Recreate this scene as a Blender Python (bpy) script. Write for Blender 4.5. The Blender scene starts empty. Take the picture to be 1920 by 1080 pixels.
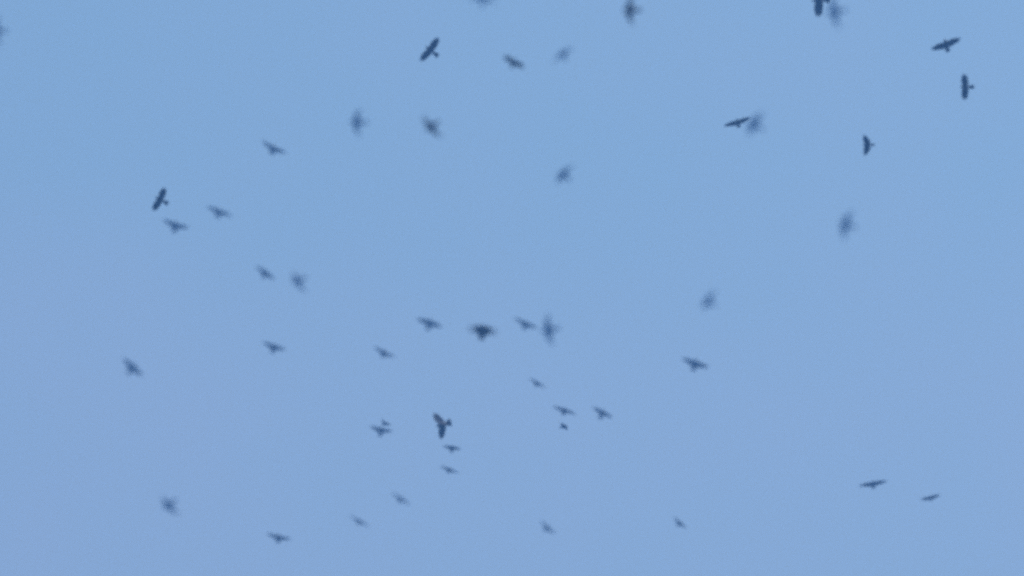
import bpy, bmesh, math, random
from mathutils import Vector, Matrix
from math import radians as R, sin, cos, pi

sc = bpy.context.scene
COL = sc.collection

# ------------------------------------------------------------------ camera
PITCH = R(38)
FOCAL = 213.5
FPX = 1920 * FOCAL / 36.0            # focal length in photo pixels
FOCUS = 300.0                        # metres
BLUR = 70.0                          # lens blur of a point at infinity, photo pixels
cam = bpy.data.objects.new('camera', bpy.data.cameras.new('camera'))
COL.objects.link(cam)
sc.camera = cam
cam.location = (0, 0, 1.7)
cam.rotation_euler = (R(90) + PITCH, 0, 0)
cam.data.lens = FOCAL
cam.data.sensor_width = 36
cam.data.clip_start = 0.5
cam.data.clip_end = 6000
cam.data.dof.use_dof = True
cam.data.dof.focus_distance = FOCUS
APERTURE = BLUR * FOCUS / FPX
cam.data.dof.aperture_fstop = FOCAL / 1000.0 / APERTURE
bpy.context.view_layer.update()
CAM_R = cam.rotation_euler.to_matrix()
CAM_P = Vector(cam.location)

# ------------------------------------------------------------------ sky, sun, exposure
SUN_EL, SUN_ROT = R(60), R(75)
world = bpy.data.worlds.new('World')
sc.world = world
world.use_nodes = True
nt = world.node_tree
bg = nt.nodes['Background']
sky = nt.nodes.new('ShaderNodeTexSky')
sky.sky_type = 'NISHITA'
sky.sun_disc = False
sky.sun_elevation = SUN_EL
sky.sun_rotation = SUN_ROT
sky.air_density = 3.2
sky.dust_density = 0.0
sky.ozone_density = 5.0
tc = nt.nodes.new('ShaderNodeTexCoord')
# a very thin uneven veil of high cloud, fixed to directions of the sky
veil = nt.nodes.new('ShaderNodeTexNoise')
veil.inputs['Scale'].default_value = 9
veil.inputs['Detail'].default_value = 9
veil.inputs['Roughness'].default_value = 0.66
vr = nt.nodes.new('ShaderNodeMapRange')
vr.inputs['From Min'].default_value = 0.36
vr.inputs['From Max'].default_value = 0.64
vr.inputs['To Min'].default_value = -0.03
vr.inputs['To Max'].default_value = 0.05
sep = nt.nodes.new('ShaderNodeSeparateXYZ')
low = nt.nodes.new('ShaderNodeMapRange')          # the veil is a little denser lower in the sky
low.interpolation_type = 'SMOOTHSTEP'
low.inputs['From Min'].default_value = 0.636
low.inputs['From Max'].default_value = 0.596
low.inputs['To Min'].default_value = 0.0
low.inputs['To Max'].default_value = 0.10
add = nt.nodes.new('ShaderNodeMath')
add.use_clamp = True
mixc = nt.nodes.new('ShaderNodeMix')
mixc.data_type = 'RGBA'
mixc.inputs[7].default_value = (6.4, 4.5, 6.2, 1)
nt.links.new(tc.outputs['Generated'], veil.inputs['Vector'])
nt.links.new(tc.outputs['Generated'], sep.inputs[0])
nt.links.new(sep.outputs['Z'], low.inputs['Value'])
nt.links.new(veil.outputs['Fac'], vr.inputs['Value'])
nt.links.new(vr.outputs['Result'], add.inputs[0])
nt.links.new(low.outputs['Result'], add.inputs[1])
nt.links.new(add.outputs[0], mixc.inputs[0])
nt.links.new(sky.outputs[0], mixc.inputs[6])
nt.links.new(mixc.outputs[2], bg.inputs['Color'])
bg.inputs['Strength'].default_value = 0.085

sun = bpy.data.objects.new('sun', bpy.data.lights.new('sun', 'SUN'))
COL.objects.link(sun)
sun.data.energy = 5.0
sun.data.angle = R(0.5)
sun.data.color = (1.0, 0.95, 0.88)
sd = Vector((sin(SUN_ROT) * cos(SUN_EL), cos(SUN_ROT) * cos(SUN_EL), sin(SUN_EL)))
sun.rotation_euler = sd.to_track_quat('Z', 'Y').to_euler()

sc.view_settings.view_transform = 'Standard'
sc.view_settings.look = 'None'
sc.view_settings.gamma = 1
sc.view_settings.exposure = 0.63
sc.cycles.volume_bounces = 0
sc.cycles.use_denoising = False
sc.cycles.filter_width = 2.6


# ------------------------------------------------------------------ materials
def material(name, dark, light, scale, rough=0.8, stretch=(1, 1, 1)):
    m = bpy.data.materials.new(name)
    m.use_nodes = True
    t = m.node_tree
    p = t.nodes['Principled BSDF']
    c = t.nodes.new('ShaderNodeTexCoord')
    mp = t.nodes.new('ShaderNodeMapping')
    mp.inputs['Scale'].default_value = stretch
    n = t.nodes.new('ShaderNodeTexNoise')
    n.inputs['Scale'].default_value = scale
    n.inputs['Detail'].default_value = 5
    r = t.nodes.new('ShaderNodeValToRGB')
    r.color_ramp.elements[0].position = 0.35
    r.color_ramp.elements[1].position = 0.68
    r.color_ramp.elements[0].color = (*dark, 1)
    r.color_ramp.elements[1].color = (*light, 1)
    t.links.new(c.outputs['Object'], mp.inputs['Vector'])
    t.links.new(mp.outputs['Vector'], n.inputs['Vector'])
    t.links.new(n.outputs['Fac'], r.inputs['Fac'])
    t.links.new(r.outputs['Color'], p.inputs['Base Color'])
    p.inputs['Roughness'].default_value = rough
    p.inputs['Specular IOR Level'].default_value = 0.2
    return m


M_PLUME = material('dark_plumage', (0.006, 0.0065, 0.009), (0.015, 0.016, 0.021), 9, 0.75, (1, 3, 1))
M_BEAK = material('beak_horn', (0.05, 0.045, 0.03), (0.16, 0.12, 0.04), 30, 0.4)
M_EYE = material('dark_eye', (0.004, 0.003, 0.002), (0.01, 0.006, 0.003), 10, 0.1)
M_PALE = material('pale_feathers', (0.30, 0.26, 0.22), (0.5, 0.45, 0.4), 14, 0.8)
M_GRASS = material('meadow_grass', (0.035, 0.055, 0.015), (0.09, 0.11, 0.035), 0.05, 0.9)

# ------------------------------------------------------------------ ground
bm = bmesh.new()
bmesh.ops.create_grid(bm, x_segments=40, y_segments=40, size=1400)
me = bpy.data.meshes.new('ground')
bm.to_mesh(me)
bm.free()
me.materials.append(M_GRASS)
ground = bpy.data.objects.new('ground', me)
ground['kind'] = 'structure'
COL.objects.link(ground)


# ------------------------------------------------------------------ birds
def bird_mesh(flap_l=8, flap_r=8, bend=0, sweep=0.0, fan=1.0, chord=1.0, fat=1.0, taper=1.0, slots=0.36, gap=0.8, tail=1.0, pale=False):
    """One continuous soaring-bird mesh, wingspan 1: x right, y forward, z up."""
    bm = bmesh.new()
    # body rings: y, half width, half height, z offset
    NY = [0.098, 0.062, 0.024, -0.018, -0.062, -0.104, -0.138]
    rings = [(0.240, 0.0025, 0.003, -0.017), (0.230, 0.0055, 0.007, -0.008), (0.219, 0.010, 0.012, -0.001),
             (0.206, 0.021, 0.022, 0.003), (0.185, 0.029, 0.029, 0.004), (0.164, 0.029, 0.029, 0.002),
             (0.145, 0.033, 0.033, 0.0), (0.120, 0.042, 0.041, -0.002)]
    body = [(0.048, 0.047), (0.051, 0.052), (0.052, 0.054), (0.051, 0.053), (0.048, 0.049), (0.043, 0.043),
            (0.038, 0.036)]
    rings += [(y, w, h, -0.005) for y, (w, h) in zip(NY, body)]
    rings += [(-0.160, 0.040, 0.029, -0.003), (-0.190, 0.046, 0.020, 0.0), (-0.225, 0.054 * fan, 0.010, 0.001),
              (-0.270, 0.068 * fan, 0.0055, 0.001), (-0.320, 0.082 * fan, 0.004, 0.0),
              (-0.358, 0.092 * fan, 0.0035, 0.0), (-0.366, 0.080 * fan, 0.003, 0.0)]
    first = 8
    rings = [(y if y > -0.16 else -0.16 + (y + 0.16) * tail, w, h, z) for (y, w, h, z) in rings]
    V = []
    for i, (y, w, h, z) in enumerate(rings):
        row = []
        for k in range(12):
            a = R(15 + 30 * k)
            yy = y
            if i >= len(rings) - 2:                       # rounded tail fan
                yy = y + 0.022 * abs(sin(a)) ** 2
            f = fat if i < len(rings) - 5 else 1.0
            row.append(bm.verts.new((sin(a) * w * f, yy, z + cos(a) * h * f)))
        V.append(row)
    matn = {}

    def face(vs, m=0):
        f = bm.faces.new(vs)
        f.material_index = m
        f.smooth = True
        return f
    for i in range(len(V) - 1):
        for k in range(12):
            k2 = (k + 1) % 12
            if first <= i < first + 6 and k in (2, 8):
                continue                                   # the wing roots open here
            face((V[i][k], V[i][k2], V[i + 1][k2], V[i + 1][k]), 1 if i < 2 else 0)
    face(V[0], 1)
    face(V[-1], 0)
    # wings: x, leading y, trailing y, thickness
    secs = [(0.085, 0.108, -0.150, 0.020), (0.140, 0.122, -0.154, 0.015), (0.200, 0.134, -0.150, 0.012),
            (0.255, 0.138, -0.138, 0.010), (0.310, 0.130, -0.128, 0.008), (0.360, 0.116, -0.118, 0.006),
            (0.405, 0.098, -0.104, 0.005)]
    fr = [0.0, 0.09, 0.24, 0.42, 0.62, 0.82, 1.0]
    prof = [0.35, 0.85, 1.0, 0.85, 0.6, 0.35, 0.18]

    def pose(x, y, z, side, flap):
        r = x - 0.05
        a1, a2 = R(flap), R(flap + bend)
        r1 = min(r, 0.2)
        r2 = max(r - 0.2, 0.0)
        px = 0.05 + r1 * cos(a1) + r2 * cos(a2) - z * sin(a1 if r2 == 0 else a2)
        pz = r1 * sin(a1) + r2 * sin(a2) + z * cos(a1 if r2 == 0 else a2)
        py = y - sweep * max(r - 0.12, 0.0) + 0.25 * sweep * min(r, 0.12)
        return (side * px, py, pz)
    for side, flap in ((1, flap_r), (-1, flap_l)):
        ku, kl = (2, 3) if side == 1 else (9, 8)
        U = [V[first + j][ku] for j in range(7)]
        L = [V[first + j][kl] for j in range(7)]
        for si, (x, ly, ty, th) in enumerate(q for q in secs if q[0] <= slots + 0.05):
            tp = 1 - (1 - taper) * (x - 0.085) / 0.32
            ly, ty = ly * chord * tp, ty * chord * tp
            u2, l2 = [], []
            for j in range(7):
                y = ly + (ty - ly) * fr[j]
                zc = 0.010 * (1 - (2 * fr[j] - 0.7) ** 2) * (1 - x)
                u2.append(bm.verts.new(pose(x, y, zc + th * prof[j] * 0.6, side, flap)))
                l2.append(bm.verts.new(pose(x, y, zc - th * prof[j] * 0.4, side, flap)))
            for j in range(6):
                face((U[j], U[j + 1], u2[j + 1], u2[j]))
                face((L[j], L[j + 1], l2[j + 1], l2[j]), 3 if (pale and 4 <= si <= 5) else 0)
            face((U[0], u2[0], l2[0], L[0]))
            face((U[6], u2[6], l2[6], L[6]))
            U, L = u2, l2
        # separate wing-tip feathers
        reach = [0.466, 0.492, 0.500, 0.488, 0.462, 0.430]
        for j in range(6):
            base = [U[j], U[j + 1], L[j + 1], L[j]]
            y0, y1 = ly + (ty - ly) * fr[j], ly + (ty - ly) * fr[j + 1]
            yc, hw = (y0 + y1) / 2, (y0 - y1) / 2
            for q, wd in ((0.12, gap), (0.6, gap * 0.85), (1.0, gap * 0.42)):
                xq = x + (reach[j] - x) * q
                yq = yc * (1 - 0.25 * q * (1 - taper)) - 0.014 * q
                nx = []
                for (yy, zz) in ((yq + hw * wd, 0.002), (yq - hw * wd, 0.002), (yq - hw * wd, -0.001),
                                 (yq + hw * wd, -0.001)):
                    nx.append(bm.verts.new(pose(xq, yy, zz + 0.006 * q, side, flap)))
                for e in range(4):
                    face((base[e], base[(e + 1) % 4], nx[(e + 1) % 4], nx[e]))
                base = nx
            face(base)
    for s in (-1, 1):                                      # eyes
        geo = bmesh.ops.create_uvsphere(bm, u_segments=8, v_segments=6, radius=0.005,
                                        matrix=Matrix.Translation((s * 0.022 * fat, 0.194, 0.009)))
        for v in geo['verts']:
            for f in v.link_faces:
                f.material_index = 2
                f.smooth = True
    bmesh.ops.recalc_face_normals(bm, faces=bm.faces)
    me = bpy.data.meshes.new('bird')
    bm.to_mesh(me)
    bm.free()
    for m in (M_PLUME, M_BEAK, M_EYE, M_PALE):
        me.materials.append(m)
    return me


BIRDS = []


def bird(px, py, span, ang, label, pitch=40, yaw=0, blur=4.5, near=False, **pose):
    """px,py: where the body stands in the photo; span: width across the wings in photo pixels;
    ang: tilt of the wing line, anticlockwise; pitch: 0 belly towards us .. 90 seen edge on."""
    d = FOCUS / (1 + blur / BLUR) if near else FOCUS / (1 - blur / BLUR)
    size = span * d / FPX / max(0.2, cos(R(yaw)))
    o = bpy.data.objects.new('bird', bird_mesh(**pose))
    sub = o.modifiers.new('smooth', 'SUBSURF')
    sub.levels = sub.render_levels = 1
    base = Matrix(((-1, 0, 0), (0, 1, 0), (0, 0, -1)))      # belly towards the camera, nose up
    rot = CAM_R @ Matrix.Rotation(R(ang), 3, 'Z') @ Matrix.Rotation(R(yaw), 3, 'Y') \
        @ Matrix.Rotation(R(pitch), 3, 'X') @ base
    p = CAM_P + CAM_R @ Vector(((px - 960) / FPX * d, (540 - py) / FPX * d, -d))
    o.matrix_world = Matrix.LocRotScale(p, rot, Vector((size,) * 3))
    o['label'] = label
    o['category'] = 'bird'
    o['group'] = 'dark birds wheeling across the blue sky'
    COL.objects.link(o)
    BIRDS.append(o)
    return o


exec_birds = [
    # --- crisp dark birds
    dict(tail=1.3, px=806, py=93, span=58, ang=52, pitch=38, taper=0.9, blur=7, near=True, flap_l=1, flap_r=2,
         label='crisp dark bird banking steeply near the top, wings slanting up to the right'),
    dict(tail=1.3, px=299, py=374, span=50, ang=63, pitch=35, blur=7, near=True, chord=1.05, fan=1.15, flap_l=1, flap_r=2,
         label='crisp black bird banking steeply at far left above a softer level bird'),
    dict(tail=1.3, px=1809, py=163, span=51, ang=91, pitch=32, blur=7, near=True, chord=1.1, flap_l=1, flap_r=2,
         label='dark bird with vertical wings at the right edge, below a tilted bird'),
    dict(tail=1.3, px=1625, py=272, span=41, ang=93, pitch=28, blur=7, near=True, chord=1.45, sweep=-0.35, taper=0.62, fan=0.8, flap_l=1, flap_r=2,
         label='compact dark bird with broad vertical wings in the upper right, quite alone'),
    dict(tail=1.3, px=828, py=797, span=59, ang=106, pitch=42, blur=7, near=True, flap_l=26, flap_r=26, fan=1.5, fat=1.35, chord=1.2, taper=0.8,
         label='dark Y shaped bird with raised wings, lower centre, above two small birds'),
    dict(tail=1.3, px=1534, py=1, span=64, ang=93, pitch=30, blur=7, near=True, chord=1.1, flap_l=1, flap_r=2,
         label='very dark bird half cut off by the top edge, one wing hanging straight down'),
    dict(px=1774, py=83, span=62, ang=20, pitch=50, taper=0.65, blur=7, near=True, flap_l=1, flap_r=2, fat=1.4, chord=1.15,
         label='dark bird in the upper right corner gliding with wings tilted up to the right'),
    dict(px=1383, py=229, span=56, ang=17, pitch=60, taper=0.6, chord=1.15, blur=7, near=True, flap_l=1, flap_r=2,
         label='thin dark bird overlapping the left side of a pale blurred bird'),
    dict(px=1637, py=907, span=57, ang=10, pitch=62, blur=8.4, flap_l=1, flap_r=2, chord=1.2, taper=0.5,
         label='larger of two slim birds gliding level in the lower right corner'),
    dict(px=1745, py=933, span=40, ang=14, pitch=64, blur=8.4, flap_l=1, flap_r=2, chord=1.6, taper=0.5,
         label='smaller of two slim birds gliding level in the lower right corner'),
    # --- a little softer
    dict(px=512, py=279, span=58, ang=-19, pitch=60, blur=12.7, taper=0.45, fat=1.55, fan=1.15, flap_r=23, flap_l=4, bend=1, sweep=0.11,
         label='soft dark bird at upper left gliding down to the right, tail showing'),
    dict(px=410, py=398, span=56, ang=-16, pitch=58, blur=14.1, taper=0.45, fat=1.55, fan=1.15, flap_r=25, flap_l=12, bend=-22, sweep=0.25,
         label='soft grey bird at left, just above and right of a similar level bird'),
    dict(px=328, py=423, span=57, ang=-10, pitch=51, blur=13.4, taper=0.45, fat=1.55, fan=1.15, flap_r=26, flap_l=3, bend=-2, sweep=0.02,
         label='soft grey bird with level wings just under the steep black bird at left'),
    dict(px=497, py=512, span=48, ang=-29, pitch=53, blur=14.1, taper=0.45, fat=1.55, fan=1.15, flap_r=16, flap_l=-1, bend=-11, sweep=0.14,
         label='faint bird at left centre slanting down right beside a blurred round bird'),
    dict(px=513, py=651, span=50, ang=-15, pitch=51, blur=12.7, taper=0.45, fat=1.55, fan=1.15, flap_r=17, flap_l=8, bend=-5, sweep=0.03,
         label='lone soft bird at left, about level with the faint bird right of it'),
    dict(px=248, py=689, span=54, ang=-36, pitch=39, blur=16, taper=0.45, fat=1.55, fan=1.15, flap_r=17, flap_l=-4, bend=1, sweep=0.07,
         label='soft bird farthest left in the lower half, slanting steeply down right'),
    dict(px=522, py=1008, span=52, ang=-7, pitch=57, blur=11.3, taper=0.45, fat=1.55, fan=1.15, flap_r=18, flap_l=1, bend=2, sweep=0.12,
         label='bird with spread level wings nearest the bottom edge, lower left'),
    dict(px=673, py=978, span=46, ang=-19, pitch=69, blur=12.7, taper=0.45, fat=1.55, fan=1.15, flap_r=26, flap_l=-2, bend=-18, sweep=0.19,
         label='faint slim bird near the bottom, between the bottom bird and a fainter one'),
    dict(px=751, py=936, span=44, ang=-26, pitch=63, blur=13.4, taper=0.45, fat=1.55, fan=1.15, flap_r=21, flap_l=0, bend=-18, sweep=0.00,
         label='very faint slim bird slanting down right, below the centre cluster'),
    dict(px=720, py=662, span=48, ang=-22, pitch=59, blur=12.7, taper=0.45, fat=1.55, fan=1.15, flap_r=14, flap_l=2, bend=2, sweep=0.06,
         label='soft slim bird left of centre slanting down right, below the central row'),
    dict(px=805, py=606, span=54, ang=-13, pitch=46, blur=13.4, taper=0.45, fat=1.55, fan=1.15, flap_r=16, flap_l=1, bend=-13, sweep=0.09,
         label='leftmost bird of the central row, soft with a dark middle'),
    dict(near=True, px=905, py=620, span=64, ang=-8, pitch=40, blur=14, chord=1.35, taper=0.6, slots=0.16, gap=0.45, fat=2.2, fan=1.2, flap_r=18, flap_l=20, bend=-10, sweep=0.3,
         label='largest darkest bird of the central row, body thick and wings raised'),
    dict(px=985, py=608, span=52, ang=-16, pitch=57, blur=13.4, taper=0.45, fat=1.55, fan=1.15, flap_r=25, flap_l=2, bend=-10, sweep=0.09,
         label='soft bird between the largest central bird and a pale upright blurred bird'),
    dict(px=1007, py=719, span=38, ang=-27, pitch=62, blur=10.6, taper=0.45, fat=1.55, fan=1.15, flap_r=19, flap_l=9, bend=-17, sweep=0.28,
         label='small slim bird slanting down right, above the pair right of centre'),
    dict(px=1058, py=770, span=50, ang=-11, pitch=63, blur=9.9, taper=0.45, fat=1.55, fan=1.15, flap_r=18, flap_l=-2, bend=-12, sweep=0.09,
         label='left bird of the pair right of centre, with a tiny bird below it'),
    dict(px=1129, py=774, span=46, ang=-19, pitch=50, blur=11.3, fat=1.3, fan=1.3, tail=1.25, taper=0.45, flap_r=23, flap_l=-4, bend=-3, sweep=0.20,
         label='right bird of the pair right of centre, its tail pointing down'),
    dict(px=1058, py=800, span=17, ang=-40, pitch=40, yaw=55, blur=7, taper=0.45, fat=1.55, fan=1.15, flap_r=19, flap_l=-2, bend=-13, sweep=0.11,
         label='tiny speck of a bird directly below the left bird of a pair'),
    dict(px=714, py=807, span=48, ang=-10, pitch=50, blur=10.6, taper=0.45, fat=1.55, fan=1.15, flap_r=18, flap_l=11, bend=0, sweep=0.09,
         label='soft bird lower left of centre with a smaller bird just above its wing'),
    dict(px=724, py=795, span=24, ang=-26, pitch=62, yaw=40, blur=7.7, taper=0.45, fat=1.55, fan=1.15, flap_r=21, flap_l=11, bend=0, sweep=0.05,
         label='small short bird hovering just above the wing of a larger soft bird'),
    dict(px=847, py=840, span=38, ang=-2, pitch=52, blur=8.5, taper=0.45, fat=1.55, fan=1.15, flap_r=18, flap_l=-4, bend=1, sweep=0.11,
         label='small level bird directly under the dark Y shaped bird'),
    dict(px=842, py=881, span=40, ang=-12, pitch=62, blur=9.9, taper=0.45, fat=1.55, fan=1.15, flap_r=20, flap_l=-4, bend=-5, sweep=0.24,
         label='small arched bird, the lower of two under the Y shaped bird'),
    dict(px=1026, py=990, span=40, ang=-39, pitch=58, blur=13.4, taper=0.45, fat=1.55, fan=1.15, flap_r=19, flap_l=8, bend=-4, sweep=0.25,
         label='faintest slim bird at the bottom centre slanting steeply down right'),
    dict(px=1274, py=981, span=34, ang=-33, pitch=56, blur=10.6, taper=0.45, fat=1.55, fan=1.15, flap_r=21, flap_l=-3, bend=0, sweep=0.05,
         label='small slim bird at bottom right of centre, darker at its lower end'),
    dict(px=1303, py=682, span=58, ang=-13, pitch=49, blur=12.7, taper=0.45, fat=1.55, fan=1.15, flap_r=17, flap_l=-1, bend=2, sweep=0.07,
         label='soft bird alone right of centre gliding down right, below a pale blur'),
    # --- far out of focus
    dict(px=1327, py=567, span=57, ang=72, pitch=30, blur=22, taper=0.7, chord=0.82, slots=0.21, gap=0.6, sweep=0.6,
         fat=1.17, fan=0.7, flap_r=62, flap_l=6, bend=-10,
         label='palest round blurred bird right of centre, above a soft gliding bird'),
    dict(px=1585, py=421, span=64, ang=76, pitch=22, blur=22, taper=0.7, chord=0.82, slots=0.21, gap=0.6, sweep=0.6,
         fat=1.12, fan=0.7, flap_r=20, flap_l=10, bend=-12,
         label='pale upright blurred bird at right, alone below the compact dark bird'),
    dict(px=1055, py=329, span=57, ang=60, pitch=30, blur=19, taper=0.7, chord=0.79, slots=0.21, gap=0.6, sweep=0.6,
         fat=1.37, fan=0.7, flap_r=55, flap_l=0, bend=-10,
         label='blurred bird alone in the middle of the upper half, nose to the left'),
    dict(near=True, px=963, py=117, span=47, ang=-22, pitch=46, blur=15, fat=1.65, fan=0.7, flap_r=24, flap_l=4, bend=-24,
         label='left of two smudged birds near the top, slanting down right'),
    dict(px=1056, py=101, span=55, ang=25, pitch=48, blur=19, taper=0.7, chord=0.6, slots=0.21, gap=0.6, sweep=0.6,
         fat=1.26, fan=0.7, flap_r=-5, flap_l=30, bend=-8,
         label='right of two smudged birds near the top, slanting up right'),
    dict(near=True, px=808, py=238, span=62, ang=128, pitch=30, blur=19, taper=0.7, chord=0.68, slots=0.21, gap=0.6, sweep=0.45,
         fat=1.51, fan=0.7, flap_r=8, flap_l=25, bend=-14,
         label='blurred bird with wings slanting down right, below the steep crisp bird'),
    dict(px=669, py=229, span=62, ang=88, pitch=20, blur=19, taper=0.7, chord=0.66, slots=0.21, gap=0.6, sweep=0.52,
         fat=1.46, fan=0.7, flap_r=12, flap_l=18, bend=6,
         label='blurred bird with upright pale wings at upper left, nose to the left'),
    dict(px=558, py=526, span=57, ang=112, pitch=32, blur=19, taper=0.7, chord=0.71, slots=0.21, gap=0.6, sweep=0.6,
         fat=1.56, fan=0.7, flap_r=8, flap_l=50, bend=-10,
         label='round blurred bird at left centre beside a faint slanting bird'),
    dict(px=316, py=947, span=57, ang=125, pitch=30, blur=19, taper=0.7, chord=0.71, slots=0.21, gap=0.6, sweep=0.6,
         fat=1.65, fan=0.7, flap_r=10, flap_l=48, bend=-16,
         label='round dark blurred bird in the lower left corner'),
    dict(px=1028, py=619, span=67, ang=100, pitch=24, blur=19, taper=0.7, chord=0.71, slots=0.21, gap=0.6, sweep=0.38,
         fat=1.46, fan=0.7, flap_r=14, flap_l=4, bend=-8,
         label='upright blurred bird ending the central row at its right end'),
    dict(near=True, px=1181, py=19, span=67, ang=92, pitch=24, blur=19, taper=0.7, chord=0.71, slots=0.21, gap=0.6, sweep=0.6,
         fat=1.56, fan=0.7, flap_r=24, flap_l=8, bend=-10,
         label='blurred bird touching the top edge right of the middle'),
    dict(px=905, py=-3, span=57, ang=-6, pitch=40, blur=22, taper=0.7, chord=0.66, slots=0.21, gap=0.6, sweep=0.6,
         fat=1.17, fan=0.7, flap_r=10, flap_l=5, bend=-10,
         label='pale blurred bird nearly hidden by the top edge near the middle'),
    dict(px=-7, py=58, span=61, ang=92, pitch=22, blur=19, taper=0.7, chord=0.66, slots=0.21, gap=0.6, sweep=0.6,
         fat=1.46, fan=0.7, flap_r=14, flap_l=16, bend=-10,
         label='blurred bird cut off by the left edge near the top corner'),
    dict(px=1413, py=234, span=64, ang=66, pitch=24, blur=22, taper=0.7, chord=0.87, slots=0.21, gap=0.6, sweep=0.6,
         fat=1.26, fan=0.7, flap_r=50, flap_l=4, bend=-8,
         label='pale blurred bird touching the thin dark bird on its left'),
    dict(px=1564, py=22, span=72, ang=100, pitch=22, blur=22, pale=True, taper=0.7, chord=0.71, slots=0.21, gap=0.6, sweep=0.45,
         fat=1.17, fan=0.7, flap_r=16, flap_l=10, bend=-6,
         label='blurred brownish bird at the top edge beside the very dark hanging wing'),
]
for b in exec_birds:
    bird(**b)

# ------------------------------------------------------------------ haze
bm = bmesh.new()
bmesh.ops.create_cube(bm, size=1)
bmesh.ops.scale(bm, verts=bm.verts, vec=(2900, 2900, 301))
bmesh.ops.translate(bm, verts=bm.verts, vec=(0, 0, 149.5))
me = bpy.data.meshes.new('haze')
bm.to_mesh(me)
bm.free()
haze = bpy.data.objects.new('haze', me)
haze['kind'] = 'stuff'
COL.objects.link(haze)
hm = bpy.data.materials.new('haze_air')
hm.use_nodes = True
t = hm.node_tree
t.nodes.remove(t.nodes['Principled BSDF'])
pv = t.nodes.new('ShaderNodeVolumePrincipled')
pv.inputs['Color'].default_value = (0.15, 0.405, 1.0, 1)
pv.inputs['Density'].default_value = 0.0016
t.links.new(pv.outputs[0], t.nodes['Material Output'].inputs['Volume'])
me.materials.append(hm)
